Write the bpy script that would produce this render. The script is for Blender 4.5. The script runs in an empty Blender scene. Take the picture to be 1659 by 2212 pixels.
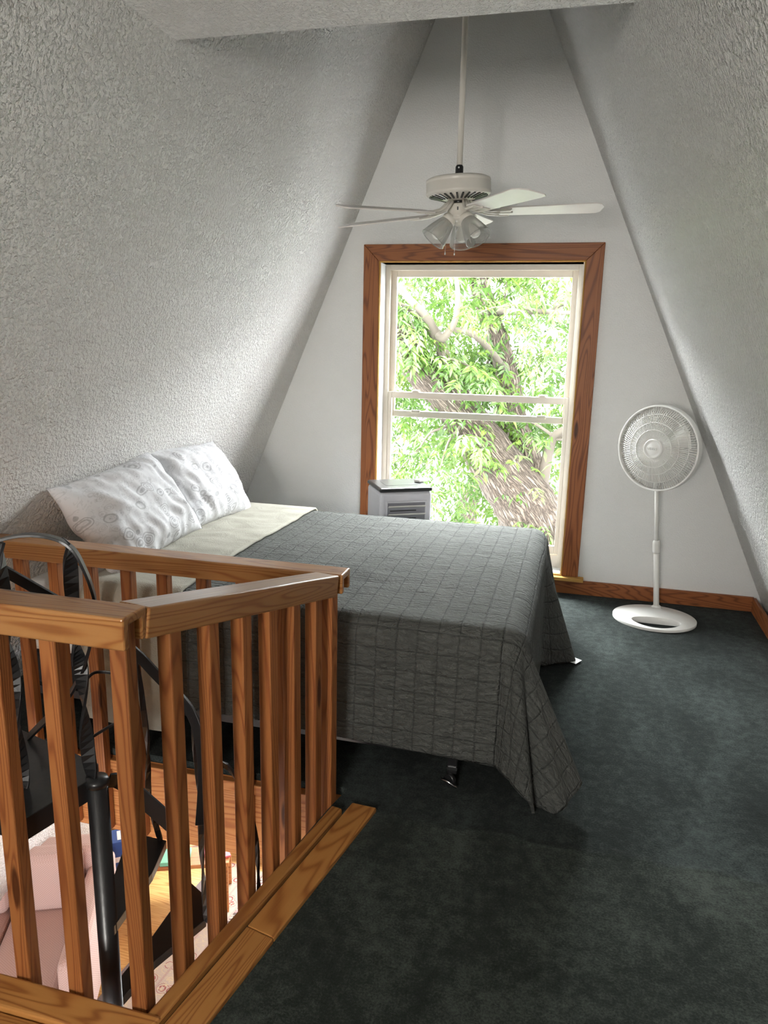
import bpy, bmesh, math, random
from mathutils import Vector, Matrix, noise as mnoise
random.seed(7)
S = bpy.context.scene
COL = S.collection
PI = math.pi
V = Vector

# ------------------------------------------------------------------ helpers
class MB:
    """collects verts / faces for ONE mesh"""
    def __init__(s): s.v=[]; s.f=[]; s.sm=[]
    def add(s, vs, fs, smooth=False):
        o=len(s.v); s.v+= [tuple(p) for p in vs]
        for f in fs: s.f.append([i+o for i in f]); s.sm.append(smooth)
        return s
    def box(s, lo, hi):
        x0,y0,z0=lo; x1,y1,z1=hi
        return s.add([(x0,y0,z0),(x1,y0,z0),(x1,y1,z0),(x0,y1,z0),(x0,y0,z1),(x1,y0,z1),(x1,y1,z1),(x0,y1,z1)],
            [(0,3,2,1),(4,5,6,7),(0,1,5,4),(1,2,6,5),(2,3,7,6),(3,0,4,7)])
    def obox(s, c, ax, ay, az, sx, sy, sz):
        c=V(c); ax=V(ax).normalized()*sx/2; ay=V(ay).normalized()*sy/2; az=V(az).normalized()*sz/2
        vs=[c+ax*i+ay*j+az*k for k in(-1,1) for (i,j) in((-1,-1),(1,-1),(1,1),(-1,1))]
        return s.add(vs,[(0,3,2,1),(4,5,6,7),(0,1,5,4),(1,2,6,5),(2,3,7,6),(3,0,4,7)])
    def lathe(s, prof, c=(0,0,0), n=32, ax=(0,0,1), cap=True, smooth=True):
        az=V(ax).normalized(); ux=az.orthogonal().normalized(); uy=az.cross(ux); c=V(c)
        vs=[]; fs=[]
        for r,z in prof:
            for i in range(n):
                a=2*PI*i/n; vs.append(c+az*z+(ux*math.cos(a)+uy*math.sin(a))*r)
        m=len(prof)
        for k in range(m-1):
            for i in range(n):
                j=(i+1)%n; fs.append((k*n+i,k*n+j,(k+1)*n+j,(k+1)*n+i))
        s.add(vs,fs,smooth)
        if cap:
            for k,rev in ((0,True),(m-1,False)):
                if prof[k][0]>1e-5:
                    f=[k*n+i for i in range(n)]
                    s.f.append([len(s.v)-len(vs)+q for q in (f[::-1] if rev else f)]); s.sm.append(False)
        return s
    def tube(s, pts, r, n=8, cap=True, smooth=True, flat=None, up=None, twist=0):
        """r: radius or list; flat=(w,t): rectangular bar instead of round"""
        P=[V(p) for p in pts]; m=len(P); vs=[]; fs=[]
        prev=None
        for k in range(m):
            t=(P[min(k+1,m-1)]-P[max(k-1,0)]).normalized()
            if prev is None:
                ux = (V(up) - t*V(up).dot(t)).normalized() if up is not None else t.orthogonal().normalized()
            else:
                ux=(prev-t*prev.dot(t)).normalized()
            prev=ux; uy=t.cross(ux)
            if flat:
                a=twist*k/(m-1); cx=ux*math.cos(a)+uy*math.sin(a); cy=uy*math.cos(a)-ux*math.sin(a)
                w,th=flat[0]/2,flat[1]/2
                for i,j in((-1,-1),(1,-1),(1,1),(-1,1)): vs.append(P[k]+cx*w*i+cy*th*j)
            else:
                rr=r[k] if isinstance(r,(list,tuple)) else r
                for i in range(n):
                    a=2*PI*i/n; vs.append(P[k]+(ux*math.cos(a)+uy*math.sin(a))*rr)
        nn=4 if flat else n
        for k in range(m-1):
            for i in range(nn):
                j=(i+1)%nn; fs.append((k*nn+i,k*nn+j,(k+1)*nn+j,(k+1)*nn+i))
        if cap: fs+= [tuple(range(nn))[::-1], tuple((m-1)*nn+i for i in range(nn))]
        return s.add(vs,fs,smooth and not flat)
    def prism(s, poly, z0, z1):
        n=len(poly)
        vs=[(x,y,z0) for x,y in poly]+[(x,y,z1) for x,y in poly]
        fs=[tuple(range(n))[::-1],tuple(range(n,2*n))]+[(i,(i+1)%n,n+(i+1)%n,n+i) for i in range(n)]
        return s.add(vs,fs)
    def xf(s, M):
        s.v=[tuple(M@V(p)) for p in s.v]; return s
    def build(s, name, mat, parent=None, bevel=0, seg=2, sub=0, M=None, normals=True):
        me=bpy.data.meshes.new(name); me.from_pydata(s.v,[],s.f); me.update()
        me.polygons.foreach_set('use_smooth',s.sm)
        if normals:
            bm=bmesh.new(); bm.from_mesh(me); bmesh.ops.recalc_face_normals(bm,faces=bm.faces); bm.to_mesh(me); bm.free()
        for m in (mat if isinstance(mat,(list,tuple)) else [mat]): me.materials.append(m)
        o=bpy.data.objects.new(name,me); COL.objects.link(o)
        if M is not None: o.matrix_basis=M
        if parent is not None: setp(o,parent)
        if bevel:
            b=o.modifiers.new('bevel','BEVEL'); b.width=bevel; b.segments=seg; b.limit_method='ANGLE'; b.angle_limit=math.radians(40)
        if sub:
            b=o.modifiers.new('sub','SUBSURF'); b.levels=sub; b.render_levels=sub
        return o

def wm(o):
    return (wm(o.parent) @ o.matrix_parent_inverse if o.parent else Matrix()) @ o.matrix_basis
def setp(o,p):
    o.parent=p; o.matrix_parent_inverse=wm(p).inverted()
def empty(name, loc=(0,0,0), rz=0):
    o=bpy.data.objects.new(name,None); COL.objects.link(o); o.empty_display_size=.1
    o.matrix_basis=Matrix.Translation(loc)@Matrix.Rotation(rz,4,'Z'); return o
def tag(o,label=None,cat=None,group=None,kind=None):
    if label: o['label']=label
    if cat: o['category']=cat
    if group: o['group']=group
    if kind: o['kind']=kind
    return o
def struct(o): o['kind']='structure'; return o
def frame(a,b,up=(0,0,1)):
    a=V(a);b=V(b); x=(b-a).normalized(); z=V(up); z=(z-x*z.dot(x)).normalized(); y=z.cross(x)
    M=Matrix((x,y,z)).transposed().to_4x4(); M.translation=(a+b)/2; return M
def board(name,a,b,w,h,mat,parent=None,up=(0,0,1),bevel=.003):
    L=(V(b)-V(a)).length
    return MB().box((-L/2,-w/2,-h/2),(L/2,w/2,h/2)).build(name,mat,parent,bevel,M=frame(a,b,up))

# ------------------------------------------------------------------ materials
def newmat(name):
    m=bpy.data.materials.new(name); m.use_nodes=True; nt=m.node_tree
    b=nt.nodes['Principled BSDF']; return m,nt,b
def N(nt,t,**k):
    n=nt.nodes.new(t)
    for a,v in k.items(): setattr(n,a,v)
    return n
def math_(nt,op,a,b=None,c=None):
    n=N(nt,'ShaderNodeMath',operation=op)
    for i,x in enumerate((a,b,c)):
        if x is None: continue
        if isinstance(x,(int,float)): n.inputs[i].default_value=x
        else: nt.links.new(x,n.inputs[i])
    return n.outputs[0]
def coords(nt,scale=(1,1,1),rnd=False,src='Object'):
    tc=N(nt,'ShaderNodeTexCoord'); mp=N(nt,'ShaderNodeMapping'); mp.inputs['Scale'].default_value=scale
    nt.links.new(tc.outputs[src],mp.inputs['Vector']); out=mp.outputs[0]
    if rnd:
        oi=N(nt,'ShaderNodeObjectInfo'); mu=N(nt,'ShaderNodeVectorMath',operation='SCALE'); mu.inputs[0].default_value=(37,53,71)
        nt.links.new(oi.outputs['Random'],mu.inputs['Scale']); ad=N(nt,'ShaderNodeVectorMath',operation='ADD')
        nt.links.new(out,ad.inputs[0]); nt.links.new(mu.outputs[0],ad.inputs[1]); out=ad.outputs[0]
    return out
def noise(nt,vec,scale,detail=4,rough=.55,dist=0):
    n=N(nt,'ShaderNodeTexNoise'); n.inputs['Scale'].default_value=scale; n.inputs['Detail'].default_value=detail
    n.inputs['Roughness'].default_value=rough; n.inputs['Distortion'].default_value=dist
    nt.links.new(vec,n.inputs['Vector']); return n.outputs['Fac']
def ramp(nt,fac,stops):
    r=N(nt,'ShaderNodeValToRGB'); el=r.color_ramp.elements
    while len(el)<len(stops): el.new(.5)
    for e,(p,c) in zip(el,stops): e.position=p; e.color=(*c,1) if len(c)==3 else c
    nt.links.new(fac,r.inputs[0]); return r.outputs[0]
def mixc(nt,fac,a,b,mode='MIX'):
    n=N(nt,'ShaderNodeMix',data_type='RGBA',blend_type=mode)
    for i,x in ((0,fac),(6,a),(7,b)):
        if isinstance(x,(int,float)): n.inputs[i].default_value=x
        elif isinstance(x,tuple): n.inputs[i].default_value=(*x,1)
        else: nt.links.new(x,n.inputs[i])
    return n.outputs[2]
def bump(nt,b,h,strength=.5,dist=.01):
    n=N(nt,'ShaderNodeBump'); n.inputs['Strength'].default_value=strength; n.inputs['Distance'].default_value=dist
    nt.links.new(h,n.inputs['Height']); nt.links.new(n.outputs[0],b.inputs['Normal']); return n
def plain(name,col,rough=.5,metal=0,spec=.5,bumpsc=0,bd=.001,var=.06):
    m,nt,b=newmat(name); b.inputs['Roughness'].default_value=rough; b.inputs['Metallic'].default_value=metal
    b.inputs['Specular IOR Level'].default_value=spec
    vec=coords(nt); n=noise(nt,vec,14,3)
    c=mixc(nt,n,tuple(x*(1-var) for x in col),tuple(min(1,x*(1+var)) for x in col)); nt.links.new(c,b.inputs['Base Color'])
    if bumpsc: bump(nt,b,noise(nt,vec,bumpsc,3),.5,bd)
    return m
def texwall(name,col,rough,s1,s2,strength,dist,spec=.4):
    m,nt,b=newmat(name); vec=coords(nt)
    a=noise(nt,vec,s1,3,.5,.3); c=noise(nt,vec,s2,2,.5)
    mr=N(nt,'ShaderNodeMapRange',interpolation_type='SMOOTHSTEP'); mr.inputs[1].default_value=.42; mr.inputs[2].default_value=.66
    nt.links.new(a,mr.inputs[0])
    h=math_(nt,'ADD',mr.outputs[0],math_(nt,'MULTIPLY',c,.5))
    big=noise(nt,vec,1.3,2)
    cc=mixc(nt,big,tuple(x*.975 for x in col),col); nt.links.new(cc,b.inputs['Base Color'])
    b.inputs['Roughness'].default_value=rough; b.inputs['Specular IOR Level'].default_value=spec
    bump(nt,b,h,strength,dist); return m
def wood(name,c0,c1,c2,knot=True,rough=.42,ring=26.0,tint=.12,kscale=(1.7,9,9)):
    """grain along local X"""
    m,nt,b=newmat(name); vec=coords(nt,(.9,13,13),rnd=True)
    base=noise(nt,vec,.55,2,.5,.4)
    ph=math_(nt,'MULTIPLY',base,ring*6.28)
    if knot:
        kv=coords(nt,kscale,rnd=True); vo=N(nt,'ShaderNodeTexVoronoi',feature='F1'); vo.inputs['Scale'].default_value=1.0
        nt.links.new(kv,vo.inputs['Vector']); d=vo.outputs['Distance']
        kk=math_(nt,'EXPONENT',math_(nt,'MULTIPLY',d,-9.0)); ph=math_(nt,'ADD',ph,math_(nt,'MULTIPLY',kk,16))
    g=math_(nt,'ADD',math_(nt,'MULTIPLY',math_(nt,'SINE',ph),.5),.5)
    g=math_(nt,'POWER',g,2.6)
    fib=noise(nt,coords(nt,(6,180,180),rnd=True),1.0,3,.6)
    g2=math_(nt,'ADD',math_(nt,'MULTIPLY',g,.75),math_(nt,'MULTIPLY',fib,.35))
    col=ramp(nt,g2,[(.05,c0),(.55,c1),(1.0,c2)])
    if knot:
        mr=N(nt,'ShaderNodeMapRange',interpolation_type='SMOOTHSTEP'); mr.inputs[1].default_value=.075; mr.inputs[2].default_value=.13
        mr.inputs[3].default_value=1; mr.inputs[4].default_value=0; nt.links.new(d,mr.inputs[0])
        col=mixc(nt,math_(nt,'MULTIPLY',mr.outputs[0],.85),col,(c2[0]*.22,c2[1]*.16,c2[2]*.15))
    oi=N(nt,'ShaderNodeObjectInfo')
    hs=N(nt,'ShaderNodeHueSaturation'); nt.links.new(col,hs.inputs['Color'])
    nt.links.new(math_(nt,'ADD',1-tint,math_(nt,'MULTIPLY',oi.outputs['Random'],2*tint)),hs.inputs['Value'])
    nt.links.new(hs.outputs[0],b.inputs['Base Color']); b.inputs['Roughness'].default_value=rough; b.inputs['Specular IOR Level'].default_value=.32
    bump(nt,b,g2,.25,.0012); return m

WALLC=(.80,.79,.765)
M_wall=texwall('texture_paint',WALLC,.5,72,180,.9,.012)
M_wallR=texwall('semigloss_texture_paint',WALLC,.30,66,190,1.0,.034,.8)
M_back=texwall('gable_paint',(.80,.80,.785),.6,120,260,.4,.003)
M_ceil=texwall('ceiling_texture_paint',(.86,.855,.84),.45,85,190,.95,.008,.5)
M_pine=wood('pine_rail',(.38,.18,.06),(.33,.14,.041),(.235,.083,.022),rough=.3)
M_balus=wood('pine_baluster',(.31,.118,.037),(.265,.09,.027),(.18,.053,.016),tint=.22)
M_plank=wood('pine_floor_plank',(.42,.195,.055),(.36,.15,.040),(.24,.085,.022),rough=.38)
M_fir=wood('fir_trim',(.30,.105,.034),(.25,.080,.024),(.14,.038,.012),rough=.45)
M_jamb=wood('pine_jamb',(.46,.27,.085),(.41,.22,.062),(.30,.145,.036),knot=False)
M_jamb.node_tree.nodes['Principled BSDF'].inputs['Specular IOR Level'].default_value=.08; M_jamb.node_tree.nodes['Principled BSDF'].inputs['Roughness'].default_value=.7
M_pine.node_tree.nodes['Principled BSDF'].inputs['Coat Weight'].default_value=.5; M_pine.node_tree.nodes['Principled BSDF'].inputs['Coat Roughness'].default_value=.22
M_fascia=wood('pine_boards',(.46,.20,.066),(.40,.155,.046),(.28,.09,.026))
M_vinyl=plain('cream_vinyl',(.68,.62,.53),.35)
M_white=plain('white_plastic',(.80,.79,.76),.35)
M_fanw=plain('ivory_enamel',(.70,.67,.61),.3)
M_blade=plain('white_blade_laminate',(.78,.74,.70),.35)
M_black=plain('black_plastic',(.012,.012,.013),.3)
M_iron=plain('black_wrought_iron',(.012,.012,.013),.32,0,.6,40,.001)
M_dark=plain('black_cloth',(.012,.012,.014),.9)
M_chrome=plain('steel',(.75,.75,.76),.2,1)
M_sheet=plain('white_sheet',(.74,.74,.73),.85,0,.2,25,.004)
M_cool=plain('pale_grey_plastic',(.66,.66,.72),.4)
M_recess=plain('grey_recess',(.26,.26,.30),.5)
M_blue=plain('blue_card',(.02,.07,.26),.4)
M_paper=plain('white_paper',(.80,.78,.74),.7)
M_green=plain('green_print',(.20,.55,.36),.5)
M_red=plain('red_print',(.6,.12,.14),.5)
M_lowwood=wood('lower_floor_boards',(.56,.34,.13),(.50,.28,.095),(.38,.19,.06),knot=False,rough=.3)

def carpet():
    m,nt,b=newmat('dark_green_carpet'); vec=coords(nt)
    fine=noise(nt,vec,150,3,.75); mid=noise(nt,vec,26,4,.65); big=noise(nt,coords(nt,(1.6,.9,1)),1.6,4,.6,.8)
    t=math_(nt,'ADD',math_(nt,'MULTIPLY',fine,.42),math_(nt,'ADD',math_(nt,'MULTIPLY',mid,.33),math_(nt,'MULTIPLY',big,.42)))
    c=ramp(nt,t,[(.40,(.0055,.0078,.0074)),(.56,(.017,.0215,.020)),(.72,(.052,.064,.060))])
    tc=N(nt,'ShaderNodeTexCoord'); sp=N(nt,'ShaderNodeSeparateXYZ'); nt.links.new(tc.outputs['Object'],sp.inputs[0])
    # seam where the nap changes direction
    wob=noise(nt,vec,7,3); ln=math_(nt,'ADD',math_(nt,'SUBTRACT',sp.outputs[1],2.20),math_(nt,'MULTIPLY',math_(nt,'SUBTRACT',wob,.5),.12))
    mr=N(nt,'ShaderNodeMapRange',interpolation_type='SMOOTHSTEP'); mr.inputs[1].default_value=-.02; mr.inputs[2].default_value=.02; nt.links.new(ln,mr.inputs[0])
    c=mixc(nt,mr.outputs[0],mixc(nt,1.0,c,(1.30,1.25,1.15),'MULTIPLY'),c)
    ridge=math_(nt,'EXPONENT',math_(nt,'MULTIPLY',math_(nt,'POWER',math_(nt,'MULTIPLY',ln,55.0),2.0),-1.0)); ridge=math_(nt,'MULTIPLY',ridge,1.2)
    nt.links.new(c,b.inputs['Base Color']); b.inputs['Roughness'].default_value=.95; b.inputs['Specular IOR Level'].default_value=.1
    b.inputs['Sheen Weight'].default_value=.04
    bump(nt,b,math_(nt,'ADD',ridge,math_(nt,'ADD',fine,math_(nt,'MULTIPLY',mid,.05))),.6,.006); return m
M_carpet=carpet()

def quiltmat():
    m,nt,b=newmat('grey_quilt_cloth')
    uv=N(nt,'ShaderNodeUVMap'); sep=N(nt,'ShaderNodeSeparateXYZ'); nt.links.new(uv.outputs[0],sep.inputs[0])
    wob=N(nt,'ShaderNodeTexNoise'); wob.inputs['Scale'].default_value=14; nt.links.new(uv.outputs[0],wob.inputs['Vector'])
    hs=[];ls=[]
    for k in (0,1):
        x=math_(nt,'ADD',sep.outputs[k],math_(nt,'MULTIPLY',wob.outputs['Fac'],.010))
        p=math_(nt,'PINGPONG',x,.037)
        mr=N(nt,'ShaderNodeMapRange',interpolation_type='SMOOTHSTEP'); mr.inputs[2].default_value=.006; nt.links.new(p,mr.inputs[0]); hs.append(mr.outputs[0])
        mr=N(nt,'ShaderNodeMapRange',interpolation_type='SMOOTHSTEP'); mr.inputs[1].default_value=.0003; mr.inputs[2].default_value=.0022; nt.links.new(p,mr.inputs[0]); ls.append(mr.outputs[0])
    h=math_(nt,'MINIMUM',*hs); l=math_(nt,'MINIMUM',*ls)
    mp=N(nt,'ShaderNodeMapping'); mp.inputs['Scale'].default_value=(1,2.1,1); nt.links.new(uv.outputs[0],mp.inputs[0])
    wr=noise(nt,mp.outputs[0],26,4,.62,1.3)
    wr2=noise(nt,uv.outputs[0],9,3,.5,.5)
    fine=noise(nt,uv.outputs[0],420,2,.6)
    col=mixc(nt,wr2,(.087,.090,.084),(.116,.119,.111)); col=mixc(nt,math_(nt,'SUBTRACT',1,l),col,(.062,.064,.061))
    nt.links.new(col,b.inputs['Base Color']); b.inputs['Roughness'].default_value=.85; b.inputs['Specular IOR Level'].default_value=.25
    hh=math_(nt,'ADD',math_(nt,'MULTIPLY',h,.30),math_(nt,'ADD',math_(nt,'MULTIPLY',wr,1.6),math_(nt,'ADD',math_(nt,'MULTIPLY',wr2,.8),math_(nt,'MULTIPLY',fine,.05))))
    bump(nt,b,hh,1.0,.018); return m
M_quilt=quiltmat()

def fleece():
    m,nt,b=newmat('cream_fleece'); vec=coords(nt)
    a=noise(nt,vec,7,4,.6,1); f=noise(nt,vec,260,2)
    c=ramp(nt,a,[(.3,(.31,.295,.245)),(.7,(.39,.375,.318))]); nt.links.new(c,b.inputs['Base Color'])
    b.inputs['Roughness'].default_value=.95; b.inputs['Specular IOR Level'].default_value=.1; b.inputs['Sheen Weight'].default_value=.12
    bump(nt,b,math_(nt,'ADD',math_(nt,'MULTIPLY',f,.4),a),.7,.01); return m
M_fleece=fleece()

def paisley():
    m,nt,b=newmat('pale_paisley_cotton'); uv=N(nt,'ShaderNodeUVMap')
    nz=N(nt,'ShaderNodeTexNoise'); nz.inputs['Scale'].default_value=9; nt.links.new(uv.outputs[0],nz.inputs['Vector'])
    mx=N(nt,'ShaderNodeVectorMath',operation='MULTIPLY_ADD'); nt.links.new(nz.outputs['Color'],mx.inputs[0]); mx.inputs[1].default_value=(.06,.06,0); nt.links.new(uv.outputs[0],mx.inputs[2])
    def rings(scale,freq,rad,w):
        vo=N(nt,'ShaderNodeTexVoronoi',feature='F1'); vo.inputs['Scale'].default_value=scale; vo.inputs['Randomness'].default_value=.85
        mp=N(nt,'ShaderNodeMapping'); mp.inputs['Rotation'].default_value=(0,0,.6); mp.inputs['Scale'].default_value=(1,1.45,1)
        nt.links.new(mx.outputs[0],mp.inputs[0]); nt.links.new(mp.outputs[0],vo.inputs['Vector'])
        d=vo.outputs['Distance']
        s=math_(nt,'GREATER_THAN',math_(nt,'SINE',math_(nt,'MULTIPLY',d,freq)),w)
        return math_(nt,'MULTIPLY',s,math_(nt,'LESS_THAN',d,rad))
    a=rings(10,52,.44,.05); c=rings(19,40,.42,.1)
    small=math_(nt,'GREATER_THAN',noise(nt,uv.outputs[0],42,2,.5,1.5),.57)
    pat=math_(nt,'MINIMUM',1,math_(nt,'ADD',math_(nt,'MULTIPLY',a,.8),math_(nt,'ADD',math_(nt,'MULTIPLY',c,.35),math_(nt,'MULTIPLY',small,.28))))
    col=mixc(nt,pat,(.66,.66,.68),(.42,.42,.435)); nt.links.new(col,b.inputs['Base Color'])
    b.inputs['Roughness'].default_value=.85; b.inputs['Specular IOR Level'].default_value=.2
    w1=noise(nt,uv.outputs[0],6,2,.45,.5)
    bump(nt,b,w1,.4,.05); return m
M_pillow=paisley()

def paneglass():
    m=bpy.data.materials.new('window_glass'); m.use_nodes=True; nt=m.node_tree; nt.nodes.clear()
    out=N(nt,'ShaderNodeOutputMaterial'); tr=N(nt,'ShaderNodeBsdfTransparent'); tr.inputs[0].default_value=(.97,.985,.975,1)
    gl=N(nt,'ShaderNodeBsdfGlossy'); gl.inputs['Roughness'].default_value=.02
    lw=N(nt,'ShaderNodeFresnel'); lw.inputs[0].default_value=1.07; mx=N(nt,'ShaderNodeMixShader')
    nt.links.new(lw.outputs[0],mx.inputs[0]); nt.links.new(tr.outputs[0],mx.inputs[1]); nt.links.new(gl.outputs[0],mx.inputs[2]); nt.links.new(mx.outputs[0],out.inputs[0]); return m
M_glass=paneglass()
def shadeglass():
    m=bpy.data.materials.new('ribbed_clear_glass'); m.use_nodes=True; nt=m.node_tree; nt.nodes.clear()
    out=N(nt,'ShaderNodeOutputMaterial'); tr=N(nt,'ShaderNodeBsdfTransparent'); tr.inputs[0].default_value=(.80,.80,.78,1)
    pr=N(nt,'ShaderNodeBsdfPrincipled'); pr.inputs['Base Color'].default_value=(.5,.5,.48,1); pr.inputs['Roughness'].default_value=.08; pr.inputs['Specular IOR Level'].default_value=1
    lw=N(nt,'ShaderNodeLayerWeight'); lw.inputs[0].default_value=.45; mx=N(nt,'ShaderNodeMixShader')
    f=math_(nt,'ADD',math_(nt,'MULTIPLY',lw.outputs['Facing'],.75),.17)
    nt.links.new(f,mx.inputs[0]); nt.links.new(tr.outputs[0],mx.inputs[1]); nt.links.new(pr.outputs[0],mx.inputs[2]); nt.links.new(mx.outputs[0],out.inputs[0]); return m
M_shade=shadeglass()
def leafmat():
    m=bpy.data.materials.new('spring_leaf'); m.use_nodes=True; nt=m.node_tree; nt.nodes.clear()
    out=N(nt,'ShaderNodeOutputMaterial'); vec=coords(nt); n=noise(nt,vec,1.6,3,.6); n2=noise(nt,vec,13,2)
    c=ramp(nt,math_(nt,'ADD',math_(nt,'MULTIPLY',n,.5),math_(nt,'MULTIPLY',n2,.5)),[(.32,(.040,.098,.022)),(.5,(.085,.165,.028)),(.68,(.175,.235,.038))])
    d=N(nt,'ShaderNodeBsdfDiffuse'); t=N(nt,'ShaderNodeBsdfTranslucent'); g=N(nt,'ShaderNodeBsdfGlossy'); g.inputs['Roughness'].default_value=.35
    mx=N(nt,'ShaderNodeMixShader'); mx.inputs[0].default_value=.45; m2=N(nt,'ShaderNodeMixShader'); m2.inputs[0].default_value=.06
    nt.links.new(c,d.inputs[0]); nt.links.new(c,t.inputs[0]); nt.links.new(d.outputs[0],mx.inputs[1]); nt.links.new(t.outputs[0],mx.inputs[2])
    nt.links.new(mx.outputs[0],m2.inputs[1]); nt.links.new(g.outputs[0],m2.inputs[2]); nt.links.new(m2.outputs[0],out.inputs[0]); return m
M_leaf=leafmat()
def bark():
    m,nt,b=newmat('furrowed_bark'); uv=N(nt,'ShaderNodeUVMap')
    mp=N(nt,'ShaderNodeMapping'); mp.inputs['Scale'].default_value=(14,3.2,1); nt.links.new(uv.outputs[0],mp.inputs[0])
    v=N(nt,'ShaderNodeTexVoronoi',feature='DISTANCE_TO_EDGE'); v.inputs['Scale'].default_value=1.6
    nz=N(nt,'ShaderNodeTexNoise'); nz.inputs['Scale'].default_value=2; nt.links.new(mp.outputs[0],nz.inputs[0])
    ad=N(nt,'ShaderNodeVectorMath',operation='MULTIPLY_ADD'); nt.links.new(nz.outputs['Color'],ad.inputs[0]); ad.inputs[1].default_value=(1.2,1.2,0); nt.links.new(mp.outputs[0],ad.inputs[2]); nt.links.new(ad.outputs[0],v.inputs['Vector'])
    h=math_(nt,'MINIMUM',math_(nt,'MULTIPLY',v.outputs[0],4),1)
    c=ramp(nt,h,[(0,(.035,.024,.018)),(.3,(.11,.083,.064)),(1,(.185,.146,.118))]); nt.links.new(c,b.inputs['Base Color']); b.inputs['Roughness'].default_value=.95
    bump(nt,b,h,1,.03); return m
M_bark=bark()
M_twig=plain('grey_twig',(.11,.092,.075),.9)
def sofamat():
    m,nt,b=newmat('pink_beige_basketweave'); vec=coords(nt)
    w=N(nt,'ShaderNodeTexChecker'); w.inputs['Scale'].default_value=130; nt.links.new(vec,w.inputs[0])
    n=noise(nt,vec,120,2); c=mixc(nt,w.outputs['Fac'],(.47,.335,.30),(.56,.42,.385)); nt.links.new(c,b.inputs['Base Color']); b.inputs['Roughness'].default_value=.95
    bump(nt,b,math_(nt,'ADD',w.outputs['Fac'],n),.4,.004); return m
M_sofa=sofamat()
def rugmat():
    m,nt,b=newmat('floral_rug'); tc=N(nt,'ShaderNodeTexCoord'); sep=N(nt,'ShaderNodeSeparateXYZ'); nt.links.new(tc.outputs['Object'],sep.inputs[0])
    vec=tc.outputs['Object']; x=sep.outputs[0]
    def flow(s,a,bb,dist=2.5):
        f=noise(nt,vec,s,2,.5,dist); return math_(nt,'MULTIPLY',math_(nt,'GREATER_THAN',f,a),math_(nt,'LESS_THAN',f,bb))
    cream=(.38,.31,.255)
    vo=N(nt,'ShaderNodeTexVoronoi'); vo.inputs['Scale'].default_value=9; nt.links.new(vec,vo.inputs[0])
    fl=math_(nt,'MULTIPLY',math_(nt,'LESS_THAN',vo.outputs['Distance'],.36),math_(nt,'GREATER_THAN',math_(nt,'SINE',math_(nt,'MULTIPLY',vo.outputs['Distance'],38)),.1))
    field=mixc(nt,fl,cream,(.24,.07,.07)); field=mixc(nt,flow(9,.46,.5),field,(.45,.36,.24))
    taupe=mixc(nt,flow(8,.50,.60,3.2),(.10,.07,.063),(.38,.32,.27)); taupe=mixc(nt,flow(14,.62,.9),taupe,(.5,.2,.2))
    def band(lo,hi): return math_(nt,'MULTIPLY',math_(nt,'GREATER_THAN',x,lo),math_(nt,'LESS_THAN',x,hi))
    col=field
    col=mixc(nt,band(.27,.285),col,(.35,.25,.22)); col=mixc(nt,band(.385,.40),col,(.35,.25,.22))
    col=mixc(nt,math_(nt,'GREATER_THAN',x,.40),col,taupe)
    col=mixc(nt,band(-.1,.07),col,(.15,.115,.11)); nt.links.new(col,b.inputs['Base Color']); b.inputs['Roughness'].default_value=.95
    bump(nt,b,noise(nt,vec,160,2),.5,.004); return m
M_rug=rugmat()
M_water=plain('pale_shore',(.62,.64,.64),.6)

# ------------------------------------------------------------------ room shell
YB=4.80; XR0,KR=1.2,.4505; XL0,KL=-2.44,.43
ZLOW=-2.42; YREAR=-2.6
def slope(name,x0,k,side,mat):
    z0,z1=-2.7,4.134
    xa=x0+k*z0; xb=x0+k*z1; t=.16*side
    mb=MB().add([(xa,YREAR-.2,z0),(xb,YREAR-.2,z1),(xb+t,YREAR-.2,z1),(xa+t,YREAR-.2,z0),(xa,YB+.24,z0),(xb,YB+.24,z1),(xb+t,YB+.24,z1),(xa+t,YB+.24,z0)],
        [(0,1,2,3),(7,6,5,4),(0,4,5,1),(1,5,6,2),(2,6,7,3),(3,7,4,0)])
    return struct(mb.build(name,mat))
slope('wall_left',XL0,KL,-1,M_wall)
slope('wall_right',XR0,-KR,1,M_wallR)
def holed(name,y0,y1,xs,zs,holes,mat):
    X=sorted(set([xs[0],xs[1]]+[h[0] for h in holes]+[h[1] for h in holes])); Z=sorted(set([zs[0],zs[1]]+[h[2] for h in holes]+[h[3] for h in holes]))
    mb=MB()
    for i in range(len(X)-1):
        for j in range(len(Z)-1):
            cx=(X[i]+X[i+1])/2; cz=(Z[j]+Z[j+1])/2
            if any(h[0]<cx<h[1] and h[2]<cz<h[3] for h in holes): continue
            mb.box((X[i],y0,Z[j]),(X[i+1],y1,Z[j+1]))
    return struct(mb.build(name,mat))
WX0,WX1,WZ0,WZ1=-1.275,-.036,.125,2.052      # rough opening
LOWH=(-2.9,.9,-2.1,-.55)
holed('wall_back',YB,YB+.23,(-3.7,2.5),(-2.7,4.2),[(WX0,WX1,WZ0,WZ1),LOWH],M_back)
REARH=(-1.0,-.25,1.15,2.1); REARL=(-3.0,1.9,-2.3,-.5)  # unseen rear windows, sized and placed for the fill light they let in
holed('wall_rear',YREAR-.17,YREAR,(-3.7,2.5),(-2.7,4.2),[REARH,REARL],M_back)

# flat ceiling over the near half of the loft
ZC,YC=2.512,2.46
xl=XL0+KL*ZC-.05; xr=XR0-KR*ZC+.05
struct(MB().box((xl,YREAR,ZC),(xr,YC,ZC+.12)).build('ceiling',M_ceil,bevel=.006))
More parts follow.
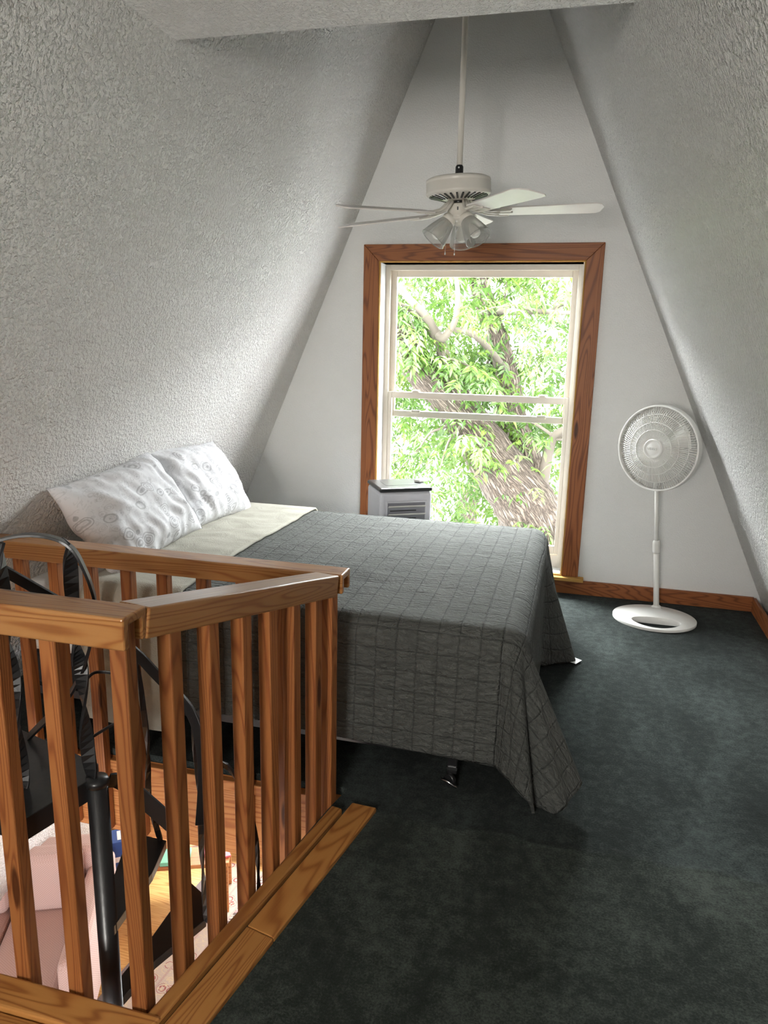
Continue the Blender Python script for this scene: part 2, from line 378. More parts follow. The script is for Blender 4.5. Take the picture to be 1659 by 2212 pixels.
# loft floor with stairwell opening
HB0=(-.857,1.268); HB1=(-.693,2.168)
def poly_slab(name,poly,z0,z1,mat):
    me=bpy.data.meshes.new(name); bm=bmesh.new(); vs=[bm.verts.new((x,y,z1)) for x,y in poly]
    f=bm.faces.new(vs); r=bmesh.ops.extrude_face_region(bm,geom=[f]); 
    bmesh.ops.translate(bm,vec=(0,0,z0-z1),verts=[g for g in r['geom'] if isinstance(g,bmesh.types.BMVert)])
    bmesh.ops.recalc_face_normals(bm,faces=bm.faces); bmesh.ops.triangulate(bm,faces=bm.faces)
    bm.to_mesh(me); bm.free(); me.materials.append(mat)
    o=bpy.data.objects.new(name,me); COL.objects.link(o); return struct(o)
YCF=2.288
poly=[(-2.62,YREAR),(1.30,YREAR),(1.30,YB),(-2.62,YB),(-2.62,YCF+.02),(-.70,YCF+.02),(-.73,2.17),(-.885,1.25),(-2.62,1.25)]
poly_slab('floor',poly,-.03,0,M_carpet)
poly_slab('ceiling_lower',[(-2.7,YREAR),(1.36,YREAR),(1.36,YB),(-2.7,YB),(-2.7,YCF+.02),(-.70,YCF+.02),(-.73,2.17),(-.885,1.25),(-2.7,1.25)],-.28,-.03,M_fascia)
# trims round the opening
ox,oy=.984,-.179     # unit normal of the angled side, pointing to the carpet
def ang(t,o): # point along the angled side: t metres from near corner, o metres towards the carpet from the groove line
    return (-.829+.179*t+ox*o, 1.276+.984*t+oy*o)
def plank(name,pts,z0,z1,axis,mat=None,bev=.003):
    a=V((*axis[0],0)); b=V((*axis[1],0)); M=frame(a,b); Mi=M.inverted()
    loc=[Mi@V((x,y,0)) for x,y in pts]
    return struct(MB().prism([(p.x,p.y) for p in loc],z0,z1).build(name,mat or M_plank,None,bev,M=M))
# angled planks: two lengths with a butt joint, groove, then narrow nosing strip
A0=(-.17); A1=.905
plank('trim_1',[ang(.33,.004),ang(A1+.05,.004),ang(A1+.06,.092),ang(.325,.092)],-.012,.014,(ang(0,0),ang(1,0)))
plank('trim_2',[ang(A0-.5,.004),ang(.328,.004),ang(.323,.092),ang(A0-.5,.092)],-.012,.014,(ang(0,0),ang(1,0)))
plank('trim_3',[ang(-.03,-.046),ang(.90,-.046),ang(.90,-.005),ang(-.03,-.005)],-.03,.022,(ang(0,0),ang(1,0)),bev=.006)
# front plank (under the nearest railing) and far plank
plank('trim_4',[(-2.6,1.20),(-.852,1.198),(-.835,1.277),(-2.6,1.288)],-.02,.026,((-2.5,1.24),(-.9,1.24)),bev=.006)
plank('trim_5',[(-2.6,1.02),(-.89,1.02),(-.856,1.194),(-2.6,1.196)],-.012,.014,((-2.5,1.1),(-.9,1.1)))
plank('trim_6',[(-2.5,YCF-.008),(-.715,YCF-.008),(-.70,YCF-.008+.075),(-2.5,YCF+.067)],-.075,-.035,((-2.5,YCF),(-.9,YCF)),M_fascia)
struct(board('trim_7',(-2.6,YCF+.012,-.215),(-.70,YCF+.012,-.215),.02,.27,M_fascia))        # fascia of the far side
struct(board('trim_8',(*ang(-.05,-.045),-.16),(*ang(.9,-.045),-.16),.02,.27,M_fascia))
struct(board('trim_9',(-2.6,1.262,-.165),(-.88,1.262,-.165),.02,.25,M_fascia))

# baseboards
def bb(name,a,b,up=(0,0,1)): return struct(board(name,a,b,.019,.092,M_fir,None,up))
bb('baseboard_back',(-2.3,YB-.0095,.046),(1.128,YB-.0095,.046))
bb('baseboard_right',(1.128,YB-.02,.046),(1.10,-2.5,.046))

# ------------------------------------------------------------------ main window
W=empty('window_1',(-.655,YB,.1)); struct(W)
CW=.10; yc=YB-.019
cx0,cx1,cz0,cz1=-1.386,.078,.115,2.160
def casing(pts,axis):   # pts (x,z) ; face board on wall
    a=V((axis[0][0],yc,axis[0][1])); b=V((axis[1][0],yc,axis[1][1])); M=frame(a,b,(0,-1,0)); Mi=M.inverted()
    loc=[Mi@V((x,yc,z)) for x,z in pts]
    return MB().prism([(p.x,p.y) for p in loc],-.019,0).build('casing',M_fir,W,.0025,M=M)
ix0,ix1,iz1=cx0+CW,cx1-CW,cz1-CW
casing([(cx0,cz0),(ix0,cz0),(ix0,iz1-.001),(cx0,cz1-.001)],((cx0,cz0),(cx0,cz1)))
casing([(cx1,cz0),(ix1,cz0),(ix1,iz1-.001),(cx1,cz1-.001)],((cx1,cz0),(cx1,cz1)))
casing([(cx0,cz1),(ix0,iz1),(ix1,iz1),(cx1,cz1)],((cx0,cz1),(cx1,cz1)))
board('stool',(cx0-.035,YB-.02,cz0-.011),(cx1+.035,YB-.02,cz0-.011),.075,.022,M_jamb,W)
jy0,jy1=YB-.015,YB+.135
def jamb(x0,x1,z0,z1):
    a=V(((x0+x1)/2,(jy0+jy1)/2,z0)) if z1-z0>x1-x0 else V((x0,(jy0+jy1)/2,(z0+z1)/2))
    b=V(((x0+x1)/2,(jy0+jy1)/2,z1)) if z1-z0>x1-x0 else V((x1,(jy0+jy1)/2,(z0+z1)/2))
    w=min(x1-x0,z1-z0)
    return board('jamb',a,b,w if z1-z0>x1-x0 else jy1-jy0, jy1-jy0 if z1-z0>x1-x0 else w,M_jamb,W,(0,1,0) if z1-z0>x1-x0 else (0,0,1),.001)
jamb(ix0-.012,ix0+.008,.116,iz1); jamb(ix1-.008,ix1+.012,.116,iz1); jamb(ix0+.008,ix1-.008,iz1-.008,iz1+.012)
jamb(ix0+.008,ix1-.008,.100,.122)
# vinyl frame
fx0,fx1,fz0,fz1=ix0+.008,ix1-.008,.122,iz1-.008
fr=MB()
for lo,hi in (((fx0,YB+.125,fz0),(fx0+.032,YB+.215,fz1)),((fx1-.032,YB+.125,fz0),(fx1,YB+.215,fz1)),((fx0+.032,YB+.125,fz1-.035),(fx1-.032,YB+.215,fz1)),((fx0+.032,YB+.125,fz0),(fx1-.032,YB+.215,fz0+.085))): fr.box(lo,hi)
fr.build('window_frame',M_vinyl,W,.002)
def sash(name,x0,x1,z0,z1,y,st,bot,top):
    s=MB(); t=.032
    s.box((x0,y-t/2,z0),(x0+st,y+t/2,z1)); s.box((x1-st,y-t/2,z0),(x1,y+t/2,z1)); s.box((x0+st,y-t/2,z0),(x1-st,y+t/2,z0+bot)); s.box((x0+st,y-t/2,z1-top),(x1-st,y+t/2,z1))
    o=s.build(name,M_vinyl,W,.003)
    MB().box((x0+st-.005,y-.003,z0+bot-.005),(x1-st+.005,y+.003,z1-top+.005)).build('pane',M_glass,o)
    return o
lo_s=sash('lower_sash',fx0+.012,fx1-.012,.212,1.242,YB+.150,.045,.055,.042)
up_s=sash('upper_sash',fx0+.022,fx1-.022,1.072,fz1-.028,YB+.187,.045,.042,.045)
for x in (-1.06,-.23):
    MB().lathe([(.0,0),(.026,0),(.028,.008),(.02,.014),(0,.016)],(x,YB+.150,1.242),16).build('latch',M_vinyl,lo_s)
    MB().box((x-.03,YB+.163,1.10),(x+.03,YB+.176,1.122)).build('keeper',M_vinyl,up_s,.004)
# rear openings get simple frames
def simple_window(name,h,y,mull):
    w=empty(name,((h[0]+h[1])/2,y,h[2])); struct(w); f=MB()
    xs=[h[0]+ (h[1]-h[0])*k/mull for k in range(mull+1)]
    for x in xs: f.box((max(h[0],x-.03),y-.05,h[2]),(min(h[1],x+.03),y+.05,h[3]))
    f.box((h[0],y-.048,h[2]),(h[1],y+.048,h[2]+.06)); f.box((h[0],y-.048,h[3]-.06),(h[1],y+.048,h[3]))
    f.build('window_frame',M_vinyl,w); MB().box((h[0]+.01,y-.003,h[2]+.01),(h[1]-.01,y+.003,h[3]-.01)).build('pane',M_glass,w)
simple_window('window_2',LOWH,YB+.09,3); simple_window('window_3',REARH,YREAR-.09,2); simple_window('window_4',REARL,YREAR-.09,4)

# ------------------------------------------------------------------ railings
def channel(name,a,b,Wd,H,parent,skew=0,mat=None):
    """U-shaped handrail: top face through a-b (centre line of the top)"""
    M=frame(a,b); L=(V(b)-V(a)).length; t=.021
    o=[(-Wd/2,-H),(-Wd/2,0),(Wd/2,0),(Wd/2,-H),(Wd/2-t,-H),(Wd/2-t,-t),(-Wd/2+t,-t),(-Wd/2+t,-H)]
    vs=[(-L/2,y,z) for y,z in o]+[(L/2,y,z) for y,z in o]
    fs=[(i,(i+1)%8,8+(i+1)%8,8+i) for i in range(8)]
    for k in (0,8):
        fs+=[(k+0,k+7,k+6,k+1),(k+1,k+6,k+5,k+2),(k+2,k+5,k+4,k+3)]
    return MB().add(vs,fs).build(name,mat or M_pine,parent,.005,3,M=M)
def balusters(spots,parent,rz,S_=.041):
    for (x,y,z0,z1) in spots:
        L=z1-z0; M=Matrix.Translation((x,y,(z0+z1)/2))@Matrix.Rotation(rz,4,'Z')@Matrix.Rotation(-PI/2,4,'Y')
        MB().box((-L/2,-S_/2,-S_/2),(L/2,S_/2,S_/2)).build('baluster',M_balus,parent,.004,M=M)
RA=empty('stair_railing',(-1.5,1.306,0)); tag(RA,'nearest pine railing in front of the spiral stair','railing')
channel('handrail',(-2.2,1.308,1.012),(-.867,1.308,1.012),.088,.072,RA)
balusters([(x+.0205,1.308,-.26,1.0) for x in (-.922,-1.096,-1.246,-1.40,-1.55,-1.70,-1.85,-2.0)],RA,0)
RB=empty('stair_railing',(-.8,1.75,0)); tag(RB,'angled pine railing sloping beside the carpet strip','railing')
def rb(t,o,z): p=ang(t,o); return (p[0],p[1],z)
def zB(t): return 1.007-(t-.07)*(.174/.87)
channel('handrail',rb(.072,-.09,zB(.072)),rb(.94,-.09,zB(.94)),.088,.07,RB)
az=math.atan2(.984,.179)-PI/2
sp=[]
for t in (.158,.300,.439,.568,.696,.827,.933):
    x,y=ang(t+.019,-.068-.0205); sp.append((x,y,-.27,zB(t+.04)-.022))
balusters(sp,RB,az)
RC=empty('stair_railing',(-1.4,2.227,0)); tag(RC,'far pine railing standing alongside the bed','railing')
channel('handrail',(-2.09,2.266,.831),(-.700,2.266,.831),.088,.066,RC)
balusters([(x+.0205,2.2665,-.33 if x>-1.9 else -.02,.812) for x in (-1.993,-1.843,-1.697,-1.541,-1.397,-1.243,-1.093,-.945)],RC,0)

# ------------------------------------------------------------------ spiral stair
ST=empty('spiral_stair',(-1.163,1.54,ZLOW)); tag(ST,'black iron spiral staircase rising behind the pine railings','staircase')
cxs,cys=-1.163,1.54
MB().lathe([(.0275,0),(.0275,.43-ZLOW)],(cxs,cys,ZLOW),28).build('column',M_iron,ST)
MB().lathe([(.0,0),(.031,0),(.031,.012),(.0275,.02),(0,.021)],(cxs,cys,.41),24).build('collar',M_iron,ST)
MB().lathe([(.12,.0105),(.12,.02),(.03,.024)],(cxs,cys,ZLOW),28).build('foot_plate',M_iron,ST)
def wedge(name,z,a0,a1,R,th=.035,fas=.0):
    n=6; pts=[(cxs+.02*math.cos(math.radians((a0+a1)/2)),cys+.02*math.sin(math.radians((a0+a1)/2)))]
    pts=[]
    for r in (.028,):
        pts+=[(cxs+r*math.cos(math.radians(a0)),cys+r*math.sin(math.radians(a0)))]
    for k in range(n+1):
        a=math.radians(a0+(a1-a0)*k/n); pts.append((cxs+R*math.cos(a),cys+R*math.sin(a)))
    pts.append((cxs+.028*math.cos(math.radians(a1)),cys+.028*math.sin(math.radians(a1))))
    return MB().prism(pts,z-th,z).build(name,M_iron,ST,.002)
zt=-.02; k=0
angs=[(94,122)]
def step(z,pts): MB().prism(pts,z-.03,z).build('tread',M_iron,ST,.002)
step(-.02,[(-1.195,1.545),(-1.287,1.798),(-1.30,1.90),(-1.187,1.897),(-1.150,1.75),(-1.135,1.53)])
step(-.29,[(-1.195,1.575),(-1.187,1.791),(-1.19,2.04),(-1.10,1.99),(-1.057,1.899),(-1.126,1.703),(-1.15,1.52)])
a=66; z=-.56
for k in range(8):
    wedge('tread',z,a-28,a,.47,.03); a-=27; z-=.235
# top landing
land=MB().prism([(-1.222,1.335),(-1.175,1.52),(-1.20,1.60),(-1.62,1.72),(-1.75,1.35)],.37,.43).build('landing_plate',M_iron,ST,.002)
def flatbar(name,pts,w,t,up,tw=0,sm=3,par=None):
    # smooth the polyline by Catmull-Rom
    P=[V(p) for p in pts]; out=[]
    for i in range(len(P)-1):
        p0=P[max(i-1,0)];p1=P[i];p2=P[i+1];p3=P[min(i+2,len(P)-1)]
        for s in range(6):
            u=s/6; out.append(.5*((2*p1)+(p2-p0)*u+(2*p0-5*p1+4*p2-p3)*u*u+(3*p1-p0-3*p2+p3)*u**3))
    out.append(P[-1])
    return MB().tube(out,0,flat=(w,t),up=up,twist=tw).build(name,M_iron,par or ST,.001)
flatbar('handrail',[(-1.36,1.40,1.07),(-1.33,1.42,1.084),(-1.307,1.44,1.096),(-1.264,1.46,1.106),(-1.222,1.48,1.104),(-1.187,1.5,1.09),(-1.158,1.51,1.064),(-1.143,1.52,1.021),(-1.134,1.53,.975),(-1.132,1.54,.926),(-1.139,1.54,.864),(-1.157,1.54,.799),(-1.19,1.55,.73),(-1.251,1.58,.647),(-1.34,1.62,.557),(-1.415,1.64,.487),(-1.473,1.66,.432)],.030,.007,(.75,-.6,.2))
flatbar('handrail',[(-1.55,1.42,1.06),(-1.47,1.55,1.004),(-1.442,1.58,.97),(-1.386,1.64,.9),(-1.318,1.7,.823),(-1.24,1.75,.744),(-1.185,1.79,.671),(-1.143,1.81,.61),(-1.106,1.82,.566),(-1.062,1.82,.528),(-1.028,1.81,.494),(-.997,1.79,.442),(-.96,1.74,.36),(-.93,1.66,.25)],.034,.008,(.3,-.5,.8))
def twisted(pts,w=.030): return flatbar('twisted_bar',pts,w,.008,(1,-.5,0),PI*3.0)
twisted([(-1.182,1.51,1.087),(-1.188,1.53,1.038),(-1.197,1.54,.931),(-1.197,1.54,.8),(-1.187,1.54,.738),(-1.187,1.54,.64),(-1.186,1.54,.534),(-1.178,1.54,.425)],.036)
twisted([(-1.314,1.45,1.089),(-1.321,1.45,.948),(-1.324,1.45,.851),(-1.318,1.45,.753),(-1.316,1.45,.64),(-1.317,1.45,.496),(-1.32,1.45,.42)],.036)
twisted([(-1.03,1.81,.492),(-1.042,1.86,.224),(-1.047,1.87,-.03),(-1.051,1.89,-.29)],.018)
twisted([(-1.200,1.80,.69),(-1.208,1.85,.359),(-1.225,1.87,.151),(-1.205,1.89,-.021)],.018)
twisted([(-.96,1.76,.37),(-.90,1.79,.35),(-.835,1.80,.162),(-.821,1.8,-.10),(-.82,1.80,-.56)],.018)
flatbar('brace',[(-1.155,1.575,.40),(-1.13,1.60,.385),(-1.07,1.63,.31),(-1.0,1.66,.22)],.05,.008,(.2,-.3,1))
for pts in ([(-1.19,1.56,.696),(-1.191,1.6,.700),(-1.156,1.62,.695),(-1.125,1.62,.688)],[(-1.182,1.56,.535),(-1.166,1.62,.539),(-1.134,1.62,.557)],[(-1.185,1.56,.424),(-1.185,1.6,.387),(-1.165,1.62,.381),(-1.14,1.62,.396)]):
    flatbar('strap',pts,.008,.004,(0,0,1))

# ------------------------------------------------------------------ bed
XF,YN,YF,ZT=-.12,2.43,3.985,.612
BF=empty('bed_frame',(-1.15,3.2,0)); tag(BF,'low black metal bed frame on casters under the quilted bed','bed frame')
fr=MB()
for y in (2.475,3.9): fr.box((-2.1,y-.02,.10),(-.2,y+.02,.135))
for x in (-2.05,-1.1,-.22): fr.box((x-.02,2.5,.098),(x+.02,3.92,.118))
fr.build('side_rails',M_black,BF)
for x,y in ((-.345,2.45),(-2.0,2.45),(-.345,3.88),(-2.0,3.88)):
    l=MB().box((x-.017,y-.012,.045),(x+.017,y+.012,.115)).build('leg',M_black,BF,.002)
    MB().box((x-.019,y-.017,.062),(x+.019,y-.012,.074)).build('clip',M_chrome,l)
    MB().lathe([(.022,-.009),(.025,-.004),(.025,.004),(.022,.009)],(x-.005,y-.02,.025),18,(.5,1,0)).build('caster',M_black,l)
    MB().tube([(x-.035,y-.035,.033),(x-.005,y-.04,.027),(x+.025,y-.045,.012)],.0045,8).build('brake_lever',M_chrome,l)
tag(MB().box((-2.14,2.47,.135),(-.16,3.94,.28)).build('box_spring',M_dark,bevel=.02),'black box spring sandwiched beneath the white mattress','box spring')
mt=MB().box((-2.155,2.455,.282),(-.15,3.955,.592)).build('mattress',M_sheet,bevel=.045,seg=4)
tag(mt,'white sheeted mattress showing at the head end behind the railing','mattress')

def P(d,r,fl=0):
    if d<=0: return d-r,0.
    a=PI*r/2
    if d<a: t=d/r; return -r+r*math.sin(t), r*(1-math.cos(t))
    e=d-a; return fl*e, r+e*math.sqrt(max(.01,1-fl*fl))
RQ=.075
def sm(t): t=max(0,min(1,t)); return t*t*(3-2*t)
def lerp_tab(tab,x):
    for (x0,y0),(x1,y1) in zip(tab,tab[1:]):
        if x<=x1: return y0+(y1-y0)*sm((x-x0)/(x1-x0))
    return tab[-1][1]
FL=[(0,.16),(12,.44),(26,.36),(40,.17),(58,.30),(72,.22),(90,.10)]
FLf=[(0,.16),(20,.24),(45,.32),(70,.22),(90,.05)]
def cloth_noise(p,s,a): return mnoise.noise(V(p)*s)*a
class Cloth:
    """cover on the bed: u metres past the foot edge, v past the near side, w past the far side"""
    def __init__(s,x0,hn,hf,hfoot,dz,off): s.x0,s.hn,s.hf,s.hfoot,s.dz,s.off=x0,hn,hf,hfoot,dz,off
    def pos(s,u,v):
        span=(YF-YN)-2*RQ
        # v: 0 at near edge start, negative towards the far side
        r=RQ; X=XF-r+s.off; Yn=YN+r-s.off; Yf=YF-r+s.off
        top=ZT+s.dz
        if v<-span: w=-span-v; side=1
        elif v>0: w=v; side=-1
        else: w=0; side=0
        cy=Yn if side==-1 else Yf
        if u>0 and w>0:
            rho=math.hypot(u,w); ph=math.atan2(w,u); fl=lerp_tab(FL if side==-1 else FLf,math.degrees(ph))
            h,d=P(rho,r,fl); h+=r
            return V((X+h*math.cos(ph), cy+side*h*math.sin(ph), max(.006+.004*math.sin(9*rho),top-d)))
        if u>0:
            near=sm(1-(-v)/.40); far=sm(1-(v+span)/.12)
            fl=.03+.13*near+.13*far+.30*math.exp(-((v+span-.21)/.075)**2)
            h,d=P(u*(1+.17*math.exp(-((v+span-.21)/.13)**2)),r,fl); return V((X+h+r,Yn-v,max(.006,top-d)))
        if w>0:
            f=.10*sm(1+u/.5)+.03+.03*math.sin((X+u)*7.0)
            if side==1: f=.05
            h,d=P(w,r,f); return V((X+u, cy+side*(h+r), max(.006,top-d)))
        sag=.012*math.sin(PI*(-v)/span)+cloth_noise((u*1.0,v*1.0,3),2.2,.012)+cloth_noise((u,v*1.7,1),7,.006)
        e=min(1,(-v)/.12,(span+v)/.12,max(0,-u)/.12); 
        return V((X+u,Yn-v,top+sag*max(0,e)))
def build_cloth(name,mat,c,umin,umax,st,solid,polar=True):
    span=(YF-YN)-2*RQ
    bm=bmesh.new(); uvl=bm.loops.layers.uv.new('UVMap')
    uvd={}
    def mk(u,v,lift=0):
        p=c.pos(u,v); vert=bm.verts.new(p); uvd[vert]=(u,v); return vert
    nu=max(1,round(-umin/st))if umin<0 else 0; nA=round(c.hfoot/st) if umax>0 else 0
    nB=round(c.hn/st); nC=round(c.hf/st); nv=round(span/st)
    us=[umin*(1-i/nu) for i in range(nu)]+[0]+[c.hfoot*(i+1)/nA for i in range(nA)] if umax>0 else [umin+(umax-umin)*i/max(1,round((umax-umin)/st)) for i in range(round((umax-umin)/st)+1)]
    vs=[-span-c.hf*(1-i/nC) for i in range(nC)]+[-span*(1-i/nv) for i in range(nv)]+[0]+[c.hn*(i+1)/nB for i in range(nB)]
    G=[[None]*len(vs) for _ in us]
    for i,u in enumerate(us):
        for j,v in enumerate(vs):
            if umax>0 and u>1e-9 and (v>1e-9 or v<-span-1e-9): continue
            vv=v
            if v>0 and hasattr(c,'hemtilt'): vv=v*(1+c.hemtilt*(u+.0)/1.3)
            G[i][j]=mk(u,vv)
    for i in range(len(us)-1):
        for j in range(len(vs)-1):
            q=[G[i][j],G[i+1][j],G[i+1][j+1],G[i][j+1]]
            if all(q): bm.faces.new(q)
    if umax>0 and polar:
        for side,B in ((-1,c.hn),(1,c.hf)):
            nph=72; rows=[]
            for k in range(nph+1):
                ph=PI/2*k/nph; cu,cv=math.cos(ph),math.sin(ph)
                R=min(c.hfoot/max(cu,1e-6),B/max(cv,1e-6)); Rc=.70; R=R if R<.6 else min(R,.6+ (Rc-.6)*math.tanh((R-.6)/(Rc-.6)))
                n=nA; row=[]
                for q in range(n+1):
                    rho=R*q/n; u=rho*cu; w=rho*cv
                    if k in(0,): w=0
                    if k==nph: u=0
                    v= w if side==-1 else -span-w
                    row.append(mk(max(u,0),v))
                rows.append(row)
            for k in range(nph):
                for q in range(nA):
                    a,b_,d,e=rows[k][q],rows[k][q+1],rows[k+1][q+1],rows[k+1][q]
                    try:
                        if q==0: bm.faces.new([a,b_,d])
                        else: bm.faces.new([a,b_,d,e])
                    except ValueError: pass
    for f in bm.faces:
        f.smooth=True
        for l in f.loops: l[uvl].uv=uvd[l.vert]
    bmesh.ops.remove_doubles(bm,verts=bm.verts,dist=.0012)
    bmesh.ops.recalc_face_normals(bm,faces=bm.faces)
    me=bpy.data.meshes.new(name); bm.to_mesh(me); bm.free(); me.materials.append(mat)
    o=bpy.data.objects.new(name,me); COL.objects.link(o)
    sd=o.modifiers.new('solid','SOLIDIFY'); sd.thickness=solid; sd.offset=1
    return o
qc=Cloth(0,.515,.60,.60,.0,.012); qc.hemtilt=.05
Q=build_cloth('quilt',M_quilt,qc,-1.33,.60,.0155,.010)
tag(Q,'grey square-stitched quilt draped over the bed down to the carpet','quilt')
MB().add([(.045,3.66,.012),(.085,3.645,.010),(.115,3.70,.010),(.06,3.735,.012)],[(0,1,2,3)]).build('folded_corner',M_sheet,Q)
qb=Cloth(0,.515,.60,.545,.006,.016); qb.hemtilt=.05
bd_=build_cloth('binding',M_quilt,qb,-1.33,-1.29,.0133,.010); setp(bd_,Q)
bc=Cloth(0,.60,.40,.5,.014,.026)
B_=build_cloth('blanket',M_fleece,bc,-1.66,-1.245,.02,.012)
tag(B_,'cream fleece blanket folded across the bed below the pillows','blanket')

def pillow(name,c,up,wid,w,h,t,seed,label):
    up=V(up).normalized(); wid=V(wid); wid=(wid-up*wid.dot(up)).normalized(); nrm=wid.cross(up).normalized()
    n,m=64,48; bm=bmesh.new(); uvl=bm.loops.layers.uv.new('UVMap'); L={}
    uvd={}
    for sgn in (1,-1):
        for i in range(n+1):
            for j in range(m+1):
                a=2*i/n-1; b=2*j/m-1
                edge=(i in(0,n) or j in(0,m))
                if sgn==-1 and edge: L[(sgn,i,j)]=L[(1,i,j)]; continue
                pin=1-.10*(1-abs(a)**2.2)*abs(b)**3 ; pin2=1-.10*(1-abs(b)**2.2)*abs(a)**3
                th=(max(0,(1-abs(a)**2.6))**.55)*(max(0,(1-abs(b)**2.6))**.55)
                wr=mnoise.noise(V((a*2.5+seed,b*2.5,sgn)))*.14+mnoise.noise(V((a*6+seed,b*3.0+a*4,sgn*2)))*.11
                rad=math.hypot(a,b); wr*= .4+.6*min(1,rad)
                p=V(c)+wid*(a*w/2*pin2)+up*(b*h/2*pin)+nrm*(sgn*t/2*th*(1+wr*2.2))
                v=bm.verts.new(p); L[(sgn,i,j)]=v; uvd[v]=(a*w/2+seed,b*h/2)
    for sgn in (1,-1):
        for i in range(n):
            for j in range(m):
                q=[L[(sgn,i,j)],L[(sgn,i+1,j)],L[(sgn,i+1,j+1)],L[(sgn,i,j+1)]]
                if sgn==-1: q.reverse()
                f=bm.faces.new(q); f.smooth=True
                for l in f.loops: l[uvl].uv=uvd[l.vert]
    bmesh.ops.recalc_face_normals(bm,faces=bm.faces)
    me=bpy.data.meshes.new(name); bm.to_mesh(me); bm.free(); me.materials.append(M_pillow)
    o=bpy.data.objects.new(name,me); COL.objects.link(o); tag(o,label,'pillow','paisley pillows against the sloped wall')
    return o
pillow('pillow',(-1.905,3.545,.815),(-.24,.03,.36),(-.02,1,.03),.71,.48,.21,3.3,'pale paisley pillow farther along the bed, beside the window gable')
pillow('pillow',(-1.885,2.875,.812),(-.25,-.03,.35),(.02,1,.02),.75,.47,.24,1.1,'pale paisley pillow at the near side, above the far railing')

# ------------------------------------------------------------------ ceiling fan
FX,FY=-.610,3.65
CF=empty('ceiling_fan',(FX,FY,2.0)); tag(CF,'white five-blade ceiling fan hanging on a long rod before the window','ceiling fan')
MB().tube([(FX,FY,2.335),(FX,FY,4.02)],.0135,16).build('down_rod',M_fanw,CF)
MB().lathe([(.0,-.0),(.05,0),(.055,.03),(.02,.07),(.0,.07)],(FX,FY,3.95),24).build('canopy',M_fanw,CF)
cp=MB().lathe([(.026,0),(.026,.006),(.018,.008),(.018,.036),(.013,.044),(0,.044)],(FX,FY,2.318),20).build('coupling',M_black,CF)
MB().lathe([(.004,-.02),(.004,.02)],(FX,FY-.0,2.348),10,(0,1,0)).build('pin',M_chrome,cp)
TILT=Matrix.Translation((FX,FY,2.25))@Matrix.Rotation(math.radians(-2.6),4,'Y')@Matrix.Rotation(math.radians(3.3),4,'X')@Matrix.Translation((-FX,-FY,-2.25))
mh=MB().lathe([(.0,2.318),(.05,2.317),(.13,2.308),(.146,2.300),(.148,2.292),(.145,2.288),(.148,2.284),(.148,2.250),(.150,2.247),(.150,2.241),(.143,2.232),(.075,2.214),(.06,2.210),(.0,2.210)],(FX,FY,0),64).xf(TILT).build('motor_housing',M_fanw,CF)
vs=MB()
for i in range(30):
    a=2*PI*i/30; d=V((math.cos(a),math.sin(a),0)); n_=V((-d.y,d.x,0)); sl=V((d.x,d.y,.27)).normalized()
    vs.obox(V((FX,FY,2.2215))+d*.107,sl,n_,sl.cross(n_),.058,.0085,.006)
vs.xf(TILT).build('vent_slots',M_black,mh)
MB().lathe([(.0,2.215),(.024,2.215),(.024,2.195),(0,2.195)],(FX,FY,0),20).xf(TILT).build('rotor_hub',M_black,CF)
ZB=2.158
for i,ad in enumerate((16,88,160,232,304)):
    a=math.radians(ad); R=Matrix.Translation((FX,FY,0))@Matrix.Rotation(a,4,'Z')
    # blade iron: curved S bracket with a forked plate
    ir=MB()
    for sy in (-1,1):
        ir.tube([(.055,.012*sy,2.205),(.075,.016*sy,2.185),(.10,.02*sy,2.165),(.14,.026*sy,ZB-.004),(.19,.034*sy,ZB-.006),(.235,.038*sy,ZB-.006)],[.006,.007,.007,.006,.006,.005],8)
    ir.tube([(.06,0,2.204),(.085,0,2.18),(.12,0,2.160),(.17,0,ZB-.006),(.25,0,ZB-.006)],[.007,.008,.007,.006,.005],8)
    ir.obox((.215,0,ZB-.006),(1,0,0),(0,1,0),(0,0,1),.05,.085,.004)
    pm=Matrix.Translation((0,0,ZB))@Matrix.Rotation(math.radians(-12),4,'X')@Matrix.Translation((0,0,-ZB))
    ir.xf(TILT@R@pm).build('blade_iron',M_fanw,CF)
    bl=MB().prism([(.185,-.050),(.62,-.068),(.652,-.052),(.672,-.02),(.672,.05),(.655,.066),(.62,.068),(.185,.050)],ZB-.003,ZB+.003)
    bl.xf(TILT@R@pm).build('blade',M_blade,CF,.0015)
sw=MB().lathe([(.0,2.196),(.045,2.196),(.051,2.190),(.051,2.150),(.046,2.146),(.046,2.140),(.05,2.136),(.044,2.124),(.02,2.118),(0,2.117)],(FX,FY,0),40).xf(TILT).build('switch_housing',M_fanw,CF)
MB().obox(TILT@V((FX+.004,FY-.0515,2.172)),(1,0,0),(0,1,0),(0,0,1),.006,.004,.014).build('switch',M_black,sw)
